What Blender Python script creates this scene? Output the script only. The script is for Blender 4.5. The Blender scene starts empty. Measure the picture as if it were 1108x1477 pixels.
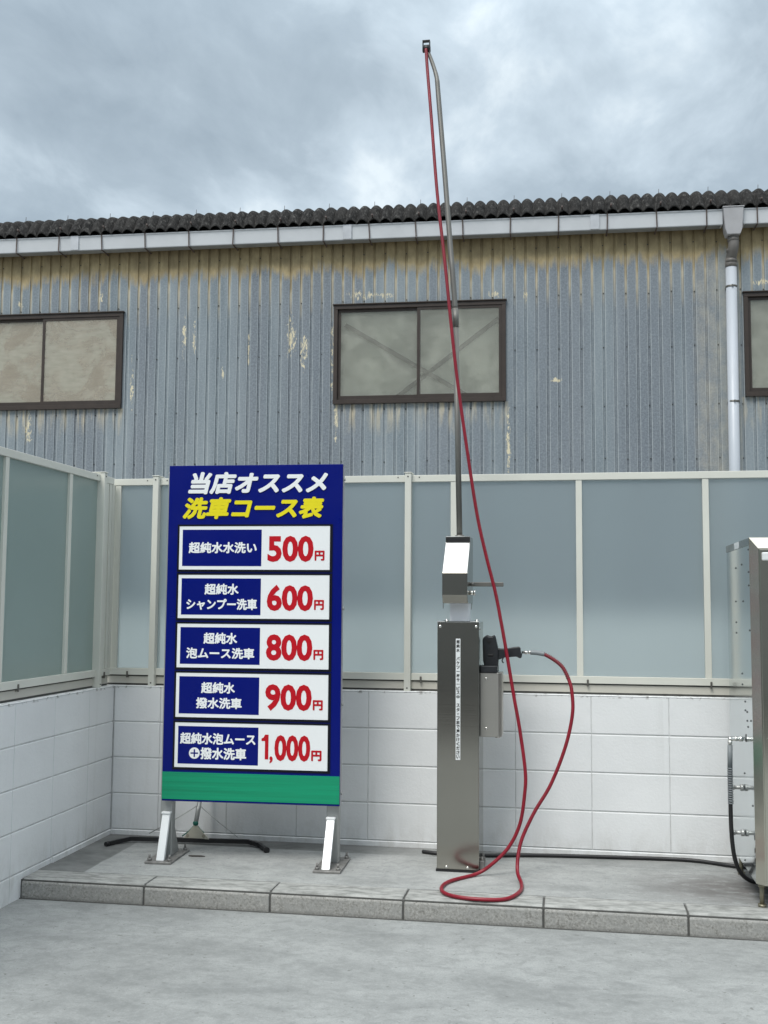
import bpy, bmesh, math, random
from mathutils import Vector, Matrix
random.seed(7)
scene = bpy.context.scene
COL = scene.collection
R = math.radians

# ------------------------------------------------------------------ object helpers
def tag(o, label=None, cat=None, group=None, kind=None):
    if label: o['label'] = label
    if cat: o['category'] = cat
    if group: o['group'] = group
    if kind: o['kind'] = kind
    return o

def empty(name, loc, rz=0, **k):
    o = bpy.data.objects.new(name, None); COL.objects.link(o)
    o.location = loc; o.rotation_euler = (0, 0, rz); o.empty_display_size = .1
    return tag(o, **k)

class MB:
    """collects shapes into one mesh"""
    def __init__(s): s.bm = bmesh.new()
    def box(s, x0, x1, y0, y1, z0, z1, bev=0, m=None, seg=1):
        b = bmesh.new()
        bmesh.ops.create_cube(b, size=1)
        bmesh.ops.scale(b, vec=(x1-x0, y1-y0, z1-z0), verts=b.verts)
        if bev: bmesh.ops.bevel(b, geom=b.edges[:], offset=bev, segments=seg, affect='EDGES', profile=.5)
        bmesh.ops.translate(b, vec=((x0+x1)/2, (y0+y1)/2, (z0+z1)/2), verts=b.verts)
        if m is not None: bmesh.ops.transform(b, matrix=m, verts=b.verts)
        return s.add(b)
    def add(s, b):
        t = bpy.data.meshes.new('t'); b.to_mesh(t); b.free(); s.bm.from_mesh(t); bpy.data.meshes.remove(t); return s
    def cyl(s, a, b, r, n=16, r2=None, caps=True):
        a = Vector(a); b = Vector(b); d = b-a
        g = bmesh.new()
        bmesh.ops.create_cone(g, cap_ends=caps, segments=n, radius1=r, radius2=r if r2 is None else r2, depth=d.length)
        q = Vector((0, 0, 1)).rotation_difference(d.normalized())
        bmesh.ops.transform(g, matrix=Matrix.Translation((a+b)/2) @ q.to_matrix().to_4x4(), verts=g.verts)
        for f in g.faces: f.smooth = len(f.verts) == 4
        return s.add(g)
    def ball(s, c, r, sc=(1, 1, 1)):
        g = bmesh.new(); bmesh.ops.create_uvsphere(g, u_segments=14, v_segments=8, radius=r)
        bmesh.ops.scale(g, vec=sc, verts=g.verts); bmesh.ops.translate(g, vec=c, verts=g.verts)
        for f in g.faces: f.smooth = True
        return s.add(g)
    def tube(s, pts, r, n=12, smooth_steps=6, caps=True, radii=None):
        P = catmull([Vector(p) for p in pts], smooth_steps) if smooth_steps else [Vector(p) for p in pts]
        bm = s.bm; rings = []; up = None
        for i, p in enumerate(P):
            t = (P[min(i+1, len(P)-1)] - P[max(i-1, 0)]).normalized()
            if up is None:
                up = Vector((0, 1, 0)) if abs(t.y) < .9 else Vector((1, 0, 0))
            up = (up - t*up.dot(t)).normalized(); w = t.cross(up)
            rr = r if radii is None else radii[min(int(i/len(P)*len(radii)), len(radii)-1)]
            rings.append([bm.verts.new(p + (up*math.cos(2*math.pi*k/n) + w*math.sin(2*math.pi*k/n))*rr) for k in range(n)])
        for A, B in zip(rings, rings[1:]):
            for k in range(n):
                f = bm.faces.new((A[k], A[(k+1) % n], B[(k+1) % n], B[k])); f.smooth = True
        if caps:
            bm.faces.new(rings[0]); bm.faces.new(rings[-1][::-1])
        return s
    def prism(s, poly, axis, a, b, bev=0, seg=1):
        """poly in the plane across axis ('x': (y,z), 'y': (x,z), 'z': (x,y)), from a to b"""
        g = bmesh.new()
        def mk(p, v): return {'x': (v, p[0], p[1]), 'y': (p[0], v, p[1]), 'z': (p[0], p[1], v)}[axis]
        A = [g.verts.new(mk(p, a)) for p in poly]; B = [g.verts.new(mk(p, b)) for p in poly]
        g.faces.new(A); g.faces.new(B[::-1])
        for i in range(len(poly)):
            j = (i+1) % len(poly); g.faces.new((A[j], A[i], B[i], B[j]))
        bmesh.ops.recalc_face_normals(g, faces=g.faces[:])
        if bev: bmesh.ops.bevel(g, geom=g.edges[:], offset=bev, segments=seg, affect='EDGES', profile=.5)
        return s.add(g)
    def quad(s, *p):
        s.bm.faces.new([s.bm.verts.new(q) for q in p]); return s
    def build(s, name, mat, parent=None, recalc=True, **k):
        if recalc: bmesh.ops.recalc_face_normals(s.bm, faces=s.bm.faces[:])
        me = bpy.data.meshes.new(name); s.bm.to_mesh(me); s.bm.free()
        me.materials.append(mat)
        o = bpy.data.objects.new(name, me); COL.objects.link(o)
        if parent: o.parent = parent
        return tag(o, **k)

def catmull(P, n):
    out = []
    for i in range(len(P)-1):
        p0 = P[max(i-1, 0)]; p1 = P[i]; p2 = P[i+1]; p3 = P[min(i+2, len(P)-1)]
        for k in range(n):
            t = k/n
            out.append(.5*((2*p1) + (p2-p0)*t + (2*p0-5*p1+4*p2-p3)*t*t + (3*p1-p0-3*p2+p3)*t**3))
    out.append(P[-1]); return out

# ------------------------------------------------------------------ material helpers
class NT:
    def __init__(s, name):
        s.m = bpy.data.materials.new(name); s.m.use_nodes = True
        s.t = s.m.node_tree; s.b = s.t.nodes['Principled BSDF']; s.out = s.t.nodes['Material Output']
        s._co = None
    def n(s, typ, ins=None, **props):
        nd = s.t.nodes.new(typ)
        for k, v in props.items(): setattr(nd, k, v)
        for k, v in (ins or {}).items(): s.set(nd.inputs[k], v)
        return nd
    def set(s, sock, v):
        if isinstance(v, bpy.types.NodeSocket): s.t.links.new(v, sock)
        elif isinstance(v, bpy.types.Node): s.t.links.new(v.outputs[0], sock)
        elif isinstance(v, (tuple, list)) and sock.type == 'RGBA': sock.default_value = (*v[:3], 1)
        else: sock.default_value = v
    @property
    def co(s):
        if s._co is None: s._co = s.n('ShaderNodeTexCoord').outputs['Object']
        return s._co
    def map(s, scale=(1, 1, 1), loc=(0, 0, 0)):
        return s.n('ShaderNodeMapping', {'Vector': s.co, 'Scale': scale, 'Location': loc})
    def noise(s, sc, det=4, rough=.55, scale=(1, 1, 1), dist=0, loc=(0, 0, 0)):
        return s.n('ShaderNodeTexNoise', {'Vector': s.map(scale, loc), 'Scale': sc, 'Detail': det, 'Roughness': rough, 'Distortion': dist}).outputs[0]
    def ramp(s, f, *stops):
        r = s.n('ShaderNodeValToRGB', {'Fac': f}); e = r.color_ramp.elements
        while len(e) < len(stops): e.new(.5)
        for el, (p, c) in zip(e, stops):
            el.position = p; el.color = (*c, 1) if isinstance(c, tuple) else (c, c, c, 1)
        return r.outputs[0]
    def math(s, op, a, b=0., clamp=False):
        return s.n('ShaderNodeMath', {0: a, 1: b}, operation=op, use_clamp=clamp).outputs[0]
    def rng(s, v, a, b, c=0., d=1.):
        return s.n('ShaderNodeMapRange', {'Value': v, 'From Min': a, 'From Max': b, 'To Min': c, 'To Max': d}).outputs[0]
    def mix(s, f, a, b, mode='MIX'):
        nd = s.n('ShaderNodeMix', data_type='RGBA', blend_type=mode)
        s.set(nd.inputs[0], f); s.set(nd.inputs[6], a); s.set(nd.inputs[7], b); return nd.outputs[2]
    def xyz(s):
        q = s.n('ShaderNodeSeparateXYZ', {0: s.co}); return q.outputs
    def bump(s, h, strength=.3, dist=.01):
        return s.n('ShaderNodeBump', {'Height': h, 'Strength': strength, 'Distance': dist})
    def fin(s, **k):
        nm = {'col': 'Base Color', 'rough': 'Roughness', 'metal': 'Metallic', 'normal': 'Normal', 'spec': 'Specular IOR Level',
              'trans': 'Transmission Weight', 'coat': 'Coat Weight', 'aniso': 'Anisotropic'}
        for a, v in k.items(): s.set(s.b.inputs[nm[a]], v)
        return s.m

def simple(name, col, rough=.5, metal=0., var=.12, sc=8, bump=0., spec=.5):
    t = NT(name)
    f = t.noise(sc, 5)
    c = t.mix(t.rng(f, .3, .7), tuple(v*(1-var) for v in col), tuple(min(1, v*(1+var)) for v in col))
    kw = dict(col=c, rough=t.rng(t.noise(sc*2.3, 4), .3, .7, max(0, rough-.06), min(1, rough+.06)), metal=metal, spec=spec)
    if bump: kw['normal'] = t.bump(t.noise(sc*12, 3), bump, .003)
    return t.fin(**kw)

M = {}
# concrete paving
def concrete(name, lo, hi, strip=False, seed=0.):
    t = NT(name)
    big = t.noise(1.1, 5, .6, (1, 1.6, 1), .6, (seed, 0, 0)); mid = t.noise(5, 6, .65, (1, 1.4, 1), .3, (seed, 3, 0)); fine = t.noise(160, 3, .7)
    streak = t.noise(2.4, 5, .65, (.8, 1.7, 1), 1.2, (seed, 7, 0))
    f = t.math('ADD', t.math('MULTIPLY', big, .42), t.math('MULTIPLY', mid, .30))
    f = t.math('ADD', f, t.math('MULTIPLY', streak, .28))
    c = t.ramp(f, (.40, lo), (.47, tuple(a*.55+b*.45 for a, b in zip(lo, hi))), (.55, tuple(a*.2+b*.8 for a, b in zip(lo, hi))), (.62, hi))
    vf = t.noise(55, 5, .75)
    c = t.mix(t.rng(vf, .45, .68, 0, .30), c, (hi[0]*1.12, hi[1]*1.12, hi[2]*1.12))
    c = t.mix(t.rng(t.noise(14, 6, .75, (1, 1.3, 1), .6), .46, .64, 0, .55), c, tuple(v*.9 for v in lo))
    c = t.mix(t.rng(fine, .3, .75, 0, .5), c, (lo[0]*.8, lo[1]*.8, lo[2]*.8))
    spots = t.noise(46, 2, .5, (1, 1, 1), 0, (5, 5, 0))
    scr = t.math('ABSOLUTE', t.math('SUBTRACT', t.noise(1.7, 3, .5, (.5, 2.2, 1), .8, (2, 9, 0)), .5))
    c = t.mix(t.math('MULTIPLY', t.rng(scr, .0, .002, .15, 0), t.rng(t.noise(1.1, 2), .5, .6)), c, (hi[0]*1.25, hi[1]*1.25, hi[2]*1.25))
    c = t.mix(t.rng(spots, .68, .74, 0, .6), c, (.12, .12, .115))
    x, y, z = t.xyz()[0:3]
    if strip:
        # darker mortar channel that runs along the foot of the walls
        e = t.math('MULTIPLY', t.math('SUBTRACT', t.noise(6, 3), .5), .03)
        a = t.rng(t.math('ADD', x, e), .232, .242, 1, 0)
        b = t.rng(t.math('ADD', y, t.math('ADD', e, t.math('MULTIPLY', x, .022))), -.165, -.155, 0, 1)
        b = t.math('MULTIPLY', b, t.rng(x, 1.35, 1.6, 1, .35))
        k = t.math('MAXIMUM', a, b)
        dk = t.mix(t.rng(mid, .35, .65), (.105, .11, .107), (.21, .215, .21))
        c = t.mix(t.math('MULTIPLY', k, .92), c, dk)
        # damp patch near the machine on the right
        w = t.math('MULTIPLY', t.rng(x, 2.75, 3.2, 0, 1), t.rng(t.math('ABSOLUTE', t.math('ADD', y, .55)), .08, .36, 1, 0))
        w = t.math('MULTIPLY', w, t.rng(t.noise(7, 5, .6, (1, 2, 1), .6), .32, .52, 0, 1))
        c = t.mix(t.math('MULTIPLY', w, .75), c, (.115, .105, .10))
        # dirty foot of the back wall
        c = t.mix(t.math('MULTIPLY', t.rng(y, -.16, -.02, 0, .55), t.rng(mid, .3, .6)), c, (.16, .155, .15))
    h = t.math('ADD', t.math('MULTIPLY', fine, .35), t.math('MULTIPLY', mid, .6))
    return t.fin(col=c, rough=t.rng(mid, .3, .7, .72, .9), normal=t.bump(h, .35, .004), spec=.3)
M['pave'] = concrete('paving_concrete', (.215, .226, .224), (.37, .385, .38))
M['ledge'] = concrete('ledge_concrete', (.26, .27, .265), (.45, .46, .452), True, 4.)
# kerb stone: speckled face, smoother top
t = NT('kerb_concrete')
x, y, z = t.xyz()[0:3]
sp = t.noise(95, 4, .7); sp2 = t.noise(30, 5, .65, (1, 1, 1), .8); blk = t.noise(1.5, 2)
face = t.ramp(sp, (.33, (.13, .125, .112)), (.45, (.27, .265, .245)), (.55, (.345, .34, .32)), (.68, (.46, .455, .43)))
face = t.mix(t.rng(sp2, .38, .60, .8, .1), face, (.31, .31, .297))
face = t.mix(t.rng(blk, .4, .6, .4, 0), face, (.26, .262, .25))
top = t.ramp(t.noise(11, 6, .65, (1, 2.5, 1)), (.35, (.21, .215, .205)), (.62, (.40, .405, .39)))
c = t.mix(t.rng(z, .158, .166), face, top)
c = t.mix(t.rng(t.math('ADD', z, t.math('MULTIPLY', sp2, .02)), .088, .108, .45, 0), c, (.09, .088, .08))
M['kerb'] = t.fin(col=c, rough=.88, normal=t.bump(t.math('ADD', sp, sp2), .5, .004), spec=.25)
M['mortar'] = simple('mortar', (.085, .085, .08), .9, 0, .2, 40, .4)
M['asphalt'] = simple('asphalt', (.045, .045, .045), .9, 0, .3, 30, .5)
M['soil'] = simple('yard_ground', (.34, .335, .31), .95, 0, .3, 6, .5)

# painted block wall
t = NT('white_painted_block')
x, y, z = t.xyz()[0:3]
g = t.noise(70, 4, .6); g2 = t.noise(2.2, 5, .6, (1, 1, 1.2))
c = t.mix(t.rng(g2, .3, .7), (.735, .75, .755), (.80, .815, .82))
hr = t.noise(9, 5, .7, (1.3, 1.3, .5), .5)
c = t.mix(t.math('MULTIPLY', t.rng(z, .17, .36, .38, 0), t.rng(hr, .42, .66)), c, (.42, .41, .37))
c = t.mix(t.math('MULTIPLY', t.rng(z, .985, .995, 0, 1), t.rng(t.noise(24, 4), .55, .62, 0, .7)), c, (.2, .19, .17))
st = t.noise(5, 4, .6, (3, 3, .18), .2)
c = t.mix(t.rng(st, .60, .78, 0, .16), c, (.47, .47, .44))
M['block'] = t.fin(col=c, rough=.62, normal=t.bump(t.math('ADD', g, t.math('MULTIPLY', t.noise(25, 4), .7)), .22, .006), spec=.4)
M['joint'] = simple('painted_joint', (.58, .59, .585), .7, 0, .12, 20)

M['alu'] = simple('ivory_aluminium', (.66, .665, .60), .38, 0, .04, 3)
M['gap_dark'] = simple('shadow_gap_dark', (.06, .06, .055), .6)
M['alu_low'] = simple('greige_aluminium', (.50, .485, .43), .42, 0, .05, 3)
M['clip'] = simple('steel_clip', (.16, .155, .14), .4, .6)

def frosted(name, c1, c2, tcol, rcol, share):
    t = NT(name); nt = t.t
    v = t.noise(1.3, 3); col = t.mix(t.rng(v, .3, .7), c1, c2)
    d = t.n('ShaderNodeBsdfDiffuse', {'Color': col}); tr = t.n('ShaderNodeBsdfTranslucent', {'Color': tcol})
    rf = t.n('ShaderNodeBsdfRefraction', {'Color': rcol, 'Roughness': .46, 'IOR': 1.10})
    m1 = t.n('ShaderNodeMixShader', {0: .45}); nt.links.new(d.outputs[0], m1.inputs[1]); nt.links.new(tr.outputs[0], m1.inputs[2])
    m0 = t.n('ShaderNodeMixShader', {0: share}); nt.links.new(m1.outputs[0], m0.inputs[1]); nt.links.new(rf.outputs[0], m0.inputs[2])
    gl = t.n('ShaderNodeBsdfGlossy', {'Color': (1, 1, 1), 'Roughness': .24})
    fr = t.n('ShaderNodeFresnel', {'IOR': 1.9}); m2 = t.n('ShaderNodeMixShader', {0: fr.outputs[0]})
    nt.links.new(m0.outputs[0], m2.inputs[1]); nt.links.new(gl.outputs[0], m2.inputs[2])
    nt.links.new(m2.outputs[0], t.out.inputs[0]); return t.m
M['frost'] = frosted('frosted_glass_blue', (.47, .53, .55), (.51, .575, .59), (.62, .74, .79), (.88, .94, .955), .60)
M['frost_g'] = frosted('frosted_glass_green', (.43, .535, .505), (.47, .575, .545), (.56, .74, .71), (.80, .93, .90), .30)

# weathered siding
U0_, PIT_ = -.177, .1216
t = NT('weathered_metal_siding')
x, y, z = t.xyz()[0:3]
n1 = t.noise(45, 4, .75); n2 = t.noise(1.4, 4, .6, (2.2, 1, .35), .2); n3 = t.noise(9, 5, .65, (1, 1, .6))
pan = t.noise(1.9, 1, .5, (1, 0, .02), 0, (3, 0, 0))
base = t.mix(t.rng(n2, .34, .66), (.148, .182, .208), (.240, .278, .302))
base = t.mix(t.rng(pan, .44, .56, .6, 0), base, (.125, .14, .168))
base = t.mix(t.rng(n1, .42, .66, 0, .5), base, (.31, .355, .38))
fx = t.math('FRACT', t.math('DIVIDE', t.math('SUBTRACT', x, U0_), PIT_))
lite = t.math('MAXIMUM', t.math('MULTIPLY', t.rng(fx, .115, .125), t.rng(fx, .16, .21, 1, 0)), t.math('MULTIPLY', t.rng(fx, .80, .84), t.rng(fx, .86, .87, 1, 0)))  # light groove-edge lines: edge highlights and wear painted into the colour
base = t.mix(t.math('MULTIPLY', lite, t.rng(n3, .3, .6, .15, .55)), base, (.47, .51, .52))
base = t.mix(t.rng(t.noise(70, 3, .8), .60, .70, 0, .6), base, (.09, .10, .12))
groove = t.rng(y, .003, .010)
cream = t.mix(t.rng(n3, .35, .65), (.30, .235, .125), (.47, .375, .21))
wob = t.math('MULTIPLY', t.math('SUBTRACT', t.noise(2.3, 4, .6, (1.2, 1, .5)), .5), .55)
wob2 = t.math('MULTIPLY', t.math('SUBTRACT', t.noise(26, 3, .6, (1, 0, .12)), .5), .22)
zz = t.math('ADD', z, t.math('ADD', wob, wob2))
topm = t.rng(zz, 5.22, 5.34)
topg = t.math('MULTIPLY', t.rng(zz, 4.72, 5.15), groove)
k = t.math('MAXIMUM', topm, t.math('MULTIPLY', topg, .85))
# rain-sheltered strip beneath the sills
under = 0.
for (a, b) in ((-7.5, -5.4), (-3.0, -.95), (1.5, 3.4)):
    r = t.math('MULTIPLY', t.math('MULTIPLY', t.rng(x, a, a+.04), t.rng(x, b-.04, b, 1, 0)), t.math('MULTIPLY', t.rng(z, 3.72, 3.73, 1, 0), t.rng(zz, 3.40, 3.66)))
    under = t.math('MAXIMUM', under, r)
k = t.math('MAXIMUM', k, t.math('MULTIPLY', under, t.rng(t.noise(16, 3, .6, (1, 0, .1)), .48, .66, .05, .8)))
# rusty run-off lines
run = t.rng(t.noise(11, 2, .5, (1, 0, .05), 0, (9, 0, 0)), .68, .74)
k = t.math('MAXIMUM', k, t.math('MULTIPLY', t.math('MULTIPLY', run, groove), t.rng(z, 3.2, 5.2, .35, .8)))
rt = t.math('MULTIPLY', t.rng(x, 1.0, 1.1), t.rng(x, 1.53, 1.5, 0, 1)); k = t.math('MAXIMUM', k, t.math('MULTIPLY', rt, t.rng(n3, .35, .7, .05, .32)))
pale = t.mix(t.rng(n3, .35, .65), (.46, .40, .28), (.60, .53, .38))
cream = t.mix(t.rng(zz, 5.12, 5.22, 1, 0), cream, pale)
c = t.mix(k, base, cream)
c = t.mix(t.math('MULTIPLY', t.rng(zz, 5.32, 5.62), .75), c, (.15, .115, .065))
# peeled patches
pe = 0.
for (px, pz, sx, sz) in ((-3.45, 4.52, .07, .30), (-3.30, 4.35, .06, .25), (-2.62, 4.98, .24, .06), (-2.35, 4.965, .12, .04), (-1.12, 4.94, .13, .05), (-.80, 4.93, .05, .10),
                         (-2.97, 4.30, .03, .5), (-4.72, 4.55, .03, .35), (-4.60, 4.55, .025, .3), (-4.25, 4.12, .02, .12), (-3.95, 4.4, .012, .35), (-.45, 3.95, .08, .03),
                         (-5.34, 4.0, .03, .35), (-6.6, 3.5, .06, .25), (-2.92, 3.5, .03, .25), (-.98, 3.3, .03, .5), (1.75, 4.98, .12, .04), (-5.75, 5.05, .05, .09), (-6.75, 5.0, .06, .05)):
    d = t.math('ADD', t.math('POWER', t.math('MULTIPLY', t.math('SUBTRACT', x, px), 1/sx), 2.), t.math('POWER', t.math('MULTIPLY', t.math('SUBTRACT', z, pz), 1/sz), 2.))
    pe = t.math('MAXIMUM', pe, t.rng(d, .0, 1.6, 1, 0))
pm = t.rng(t.math('ADD', t.math('MULTIPLY', pe, .26), t.noise(17, 6, .72, (1.6, 1, .6), 1.2)), .725, .755)
c = t.mix(t.math('MULTIPLY', pm, t.rng(pe, .02, .1)), c, (.62, .56, .40))
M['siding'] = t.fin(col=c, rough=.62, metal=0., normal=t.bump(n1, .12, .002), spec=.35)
M['screw'] = simple('screw_head', (.05, .05, .05), .5, .3)

# fibre-cement roof
t = NT('lichened_cement_roof')
n = t.noise(34, 6, .75, (1, 1, .5), .6); n2 = t.noise(5, 5, .65)
c = t.ramp(n, (.38, (.009, .009, .009)), (.5, (.022, .022, .022)), (.59, (.055, .054, .052)), (.69, (.19, .188, .175)))
c = t.mix(t.rng(n2, .4, .65, 0, .5), c, (.04, .038, .036))
M['roof'] = t.fin(col=c, rough=.95, normal=t.bump(n, .8, .01), spec=.2)
M['gutter'] = simple('pale_pvc_gutter', (.52, .54, .56), .4, 0, .05, 3)
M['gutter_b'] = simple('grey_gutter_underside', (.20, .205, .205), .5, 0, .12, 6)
M['bracket'] = simple('rusted_bracket', (.07, .05, .045), .7, 0, .3, 30)
M['pipe'] = simple('bluish_pvc_pipe', (.46, .495, .54), .38, 0, .04, 2)
M['hopper'] = simple('grey_pvc_hopper', (.34, .34, .35), .45, 0, .08, 6)
M['elbow'] = simple('grey_brown_elbow', (.155, .145, .135), .5, 0, .12, 8)
M['brown'] = simple('bronze_aluminium', (.040, .029, .023), .42, .1, .15, 6)
# window panes
def pane_mat(name, ca, cb, clear):
    t = NT(name)
    n = t.noise(3.2, 5, .65, (1, 1, 1.2), 1.2); n2 = t.noise(14, 4, .6, (.5, 1, 2))
    big = t.noise(1.6, 3, .6, (1, 1, 1), 1.5)
    c = t.mix(t.rng(n, .3, .7), ca, cb); c = t.mix(t.rng(big, .46, .60, 0, .55), c, tuple(min(.8, v*1.35) for v in cb)); c = t.mix(t.rng(n2, .4, .7, 0, .3), c, tuple(v*.7 for v in ca))
    d = t.n('ShaderNodeBsdfDiffuse', {'Color': c}); tp = t.n('ShaderNodeBsdfTransparent', {'Color': (.95, .96, .94)})
    m = t.n('ShaderNodeMixShader', {0: clear}); t.t.links.new(d.outputs[0], m.inputs[1]); t.t.links.new(tp.outputs[0], m.inputs[2])
    g = t.n('ShaderNodeBsdfGlossy', {'Roughness': .06, 'Color': (1, 1, 1)}); fr = t.n('ShaderNodeFresnel', {'IOR': 1.45})
    m2 = t.n('ShaderNodeMixShader', {0: t.math('MULTIPLY', fr.outputs[0], .8)}); t.t.links.new(m.outputs[0], m2.inputs[1]); t.t.links.new(g.outputs[0], m2.inputs[2])
    t.t.links.new(m2.outputs[0], t.out.inputs[0]); return t.m
M['pane_dusty'] = pane_mat('dusty_pane', (.37, .362, .305), (.56, .55, .475), .74)
M['pane_beige'] = pane_mat('beige_backed_pane', (.52, .455, .36), (.68, .61, .50), .62)
t = NT('plywood_board'); n = t.noise(2.5, 6, .7, (.6, 1, 5), 1.5)
M['board'] = t.fin(col=t.mix(t.rng(n, .35, .65), (.46, .38, .28), (.62, .54, .43)), rough=.8)
M['film'] = simple('plastic_film', (.72, .73, .66), .5, 0, .2, 3)
M['brace'] = simple('dark_brace', (.10, .10, .09), .7)

# signs
def gloss(name, col, rough=.32, var=.04): return simple(name, col, rough, 0, var, 2, 0, .22)
M['blue'] = gloss('sign_blue', (.0005, .006, .155))
M['black'] = gloss('sign_black', (.006, .007, .012), .4)
M['white'] = gloss('sign_white', (.82, .84, .845), .4, .02)
M['yellow'] = gloss('sign_yellow', (.78, .68, .02), .4)
M['red'] = gloss('sign_red', (.48, .008, .017), .4)
t = NT('green_tape'); n = t.noise(6, 4, .6, (.15, 1, 9), .3); n2 = t.noise(4, 3, .6, (.6, 1, 4))
M['green'] = t.fin(col=t.mix(t.rng(n, .35, .65), (.001, .235, .115), (.001, .30, .15)), rough=.4, normal=t.bump(n, .35, .004))
M['galv'] = simple('galvanised_post', (.42, .43, .42), .42, .55, .08, 8)
M['plate'] = simple('galvanised_plate', (.24, .235, .225), .6, .4, .25, 25, .3)
M['panel_side'] = simple('sign_side', (.42, .42, .46), .45, .3)
M['brace_sheen'] = simple('painted_sheen_brace', (.86, .88, .88), .35, .1, .02, 5)  # near-white colour stands in for the sky reflected on the steel brace
def steel(name, col, rough, streaks=1.):
    t = NT(name)
    n = t.noise(3, 4, .6, (.3, .3, 90)); n2 = t.noise(1.6, 3, .5, (1, 1, .7), .6)
    return t.fin(col=t.mix(t.rng(n2, .3, .7), tuple(v*.92 for v in col), col), metal=1., rough=t.rng(n, .3, .7, rough*.75, rough*1.25),
                 normal=t.bump(t.math('ADD', t.math('MULTIPLY', n2, .9), t.math('MULTIPLY', n, .02)), .10*streaks, .02))
M['steel'] = steel('brushed_steel', (.40, .385, .345), .16)
M['steel_h'] = steel('satin_box_steel', (.52, .50, .46), .42, .5)
M['steel_b'] = steel('polished_steel', (.74, .74, .72), .08, .4)
M['steel_w'] = simple('pale_neck', (.74, .76, .80), .35, .2, .05, 4)
M['steel_p'] = simple('mast_steel', (.17, .168, .155), .5, .45, .1, 4)
M['cab'] = steel('cabinet_side_steel', (.62, .67, .68), .13, .12)
M['cabf'] = steel('cabinet_front_steel', (.62, .60, .52), .16, .3)
M['chrome'] = simple('chrome', (.75, .74, .70), .18, 1., .05)
M['hose'] = simple('red_rubber_hose', (.21, .002, .014), .42, 0, .15, 12)
M['rubber'] = simple('black_rubber', (.012, .012, .013), .45, 0, .2, 20)
M['gun'] = simple('black_plastic', (.012, .014, .017), .48, 0, .2, 30, .1)
M['greyhose'] = simple('grey_sleeve', (.19, .21, .22), .5, 0, .1, 12)
M['sticker'] = gloss('label_white', (.72, .74, .74), .5)
M['ink'] = gloss('ink', (.02, .02, .02), .6)
M['beige'] = simple('beige_plastic', (.48, .46, .38), .5, 0, .1, 10)
M['beige_d'] = simple('hole_rim', (.3, .28, .22), .6)
M['greenpl'] = simple('green_plastic', (.004, .12, .085), .45)
M['dirt'] = simple('dark_scrap', (.07, .065, .06), .9)
M['dark'] = simple('station_wall', (.44, .435, .42), .8, 0, .2, 1)
M['darkglass'] = simple('station_glass', (.40, .40, .39), .5)
M['capwhite'] = simple('milky_plastic', (.7, .72, .72), .3)
M['brass'] = simple('aged_bolt', (.28, .26, .19), .45, .7)

# ------------------------------------------------------------------ text
def text_mesh(body, offset=.02, shear=0., extrude=.0, spacing=1.):
    c = bpy.data.curves.new('t', 'FONT'); c.body = body; c.size = 1; c.offset = offset; c.shear = shear
    c.extrude = extrude; c.resolution_u = 3; c.space_character = spacing
    o = bpy.data.objects.new('t', c); COL.objects.link(o)
    me = bpy.data.meshes.new_from_object(o.evaluated_get(bpy.context.evaluated_depsgraph_get()))
    bpy.data.objects.remove(o); bpy.data.curves.remove(c); return me

def text(items, name, mat, parent, y, extrude=.002):
    """items: (body, x0, x1, z0, z1, offset, shear) fitted in a plane facing -Y at depth y"""
    bm = bmesh.new()
    for body, x0, x1, z0, z1, off, sh in items:
        if body == '1':
            w_, h_ = x1-x0, z1-z0
            P_ = [(x0, z0+.74*h_), (x0, z0+.84*h_), (x0+.28*w_, z0+.88*h_), (x0+.50*w_, z1), (x1, z1), (x1, z0), (x1-.50*w_, z0), (x1-.50*w_, z0+.74*h_)]
            g_ = bmesh.new(); F_ = [g_.verts.new((p, y-extrude, q)) for p, q in P_]; K_ = [g_.verts.new((p, y, q)) for p, q in P_]
            g_.faces.new(F_); g_.faces.new(K_[::-1])
            for i_ in range(8): g_.faces.new((F_[i_], K_[i_], K_[(i_+1) % 8], F_[(i_+1) % 8]))
            tm = bpy.data.meshes.new('t'); g_.to_mesh(tm); g_.free(); bm.from_mesh(tm); bpy.data.meshes.remove(tm); continue
        cjk = any(ord(ch) > 0x2fff for ch in body)
        me0 = text_mesh(body, 0. if cjk else off, sh, .02, 1.)
        xs = [v.co.x for v in me0.vertices]; ys = [v.co.y for v in me0.vertices]
        a, b, c, d = min(xs), max(xs), min(ys), max(ys)
        # bold strokes of the kanji: the same glyphs again, shifted by half a stroke, each a hair in front
        r_ = off*(z1-z0)*1.1 if cjk else 0
        shifts = [(0, 0)] + ([(math.cos(k*math.pi/4)*r_, math.sin(k*math.pi/4)*r_) for k in range(8)] if cjk else [])
        for q_, (sx_, sz_) in enumerate(shifts):
            me = me0.copy()
            for v in me.vertices:
                X = x0+r_ + (v.co.x-a)/(b-a)*(x1-x0-2*r_); Z = z0+r_ + (v.co.y-c)/(d-c)*(z1-z0-2*r_)
                v.co = (X+sx_, y - (extrude+q_*.00006 if v.co.z > 0 else q_*.00001), Z+sz_)
            bm.from_mesh(me); bpy.data.meshes.remove(me)
        bpy.data.meshes.remove(me0)
    me = bpy.data.meshes.new(name); bm.to_mesh(me); bm.free(); me.materials.append(mat)
    o = bpy.data.objects.new(name, me); COL.objects.link(o); o.parent = parent
    return o

# ================================================================== SETTING
PZ, LZ = .08, .172
# yard ground far behind, asphalt beyond the paving
MB().box(-60, 60, -60, 60, -.6, -.02).build('ground', M['soil'], kind='structure')
MB().box(-3.0, 9, -6.3, -.3, -.01, PZ).build('pavement', M['pave'], kind='structure')
MB().box(-30, 30, -40, -6.303, -.01, PZ-.004).build('road', M['asphalt'], kind='structure')
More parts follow.
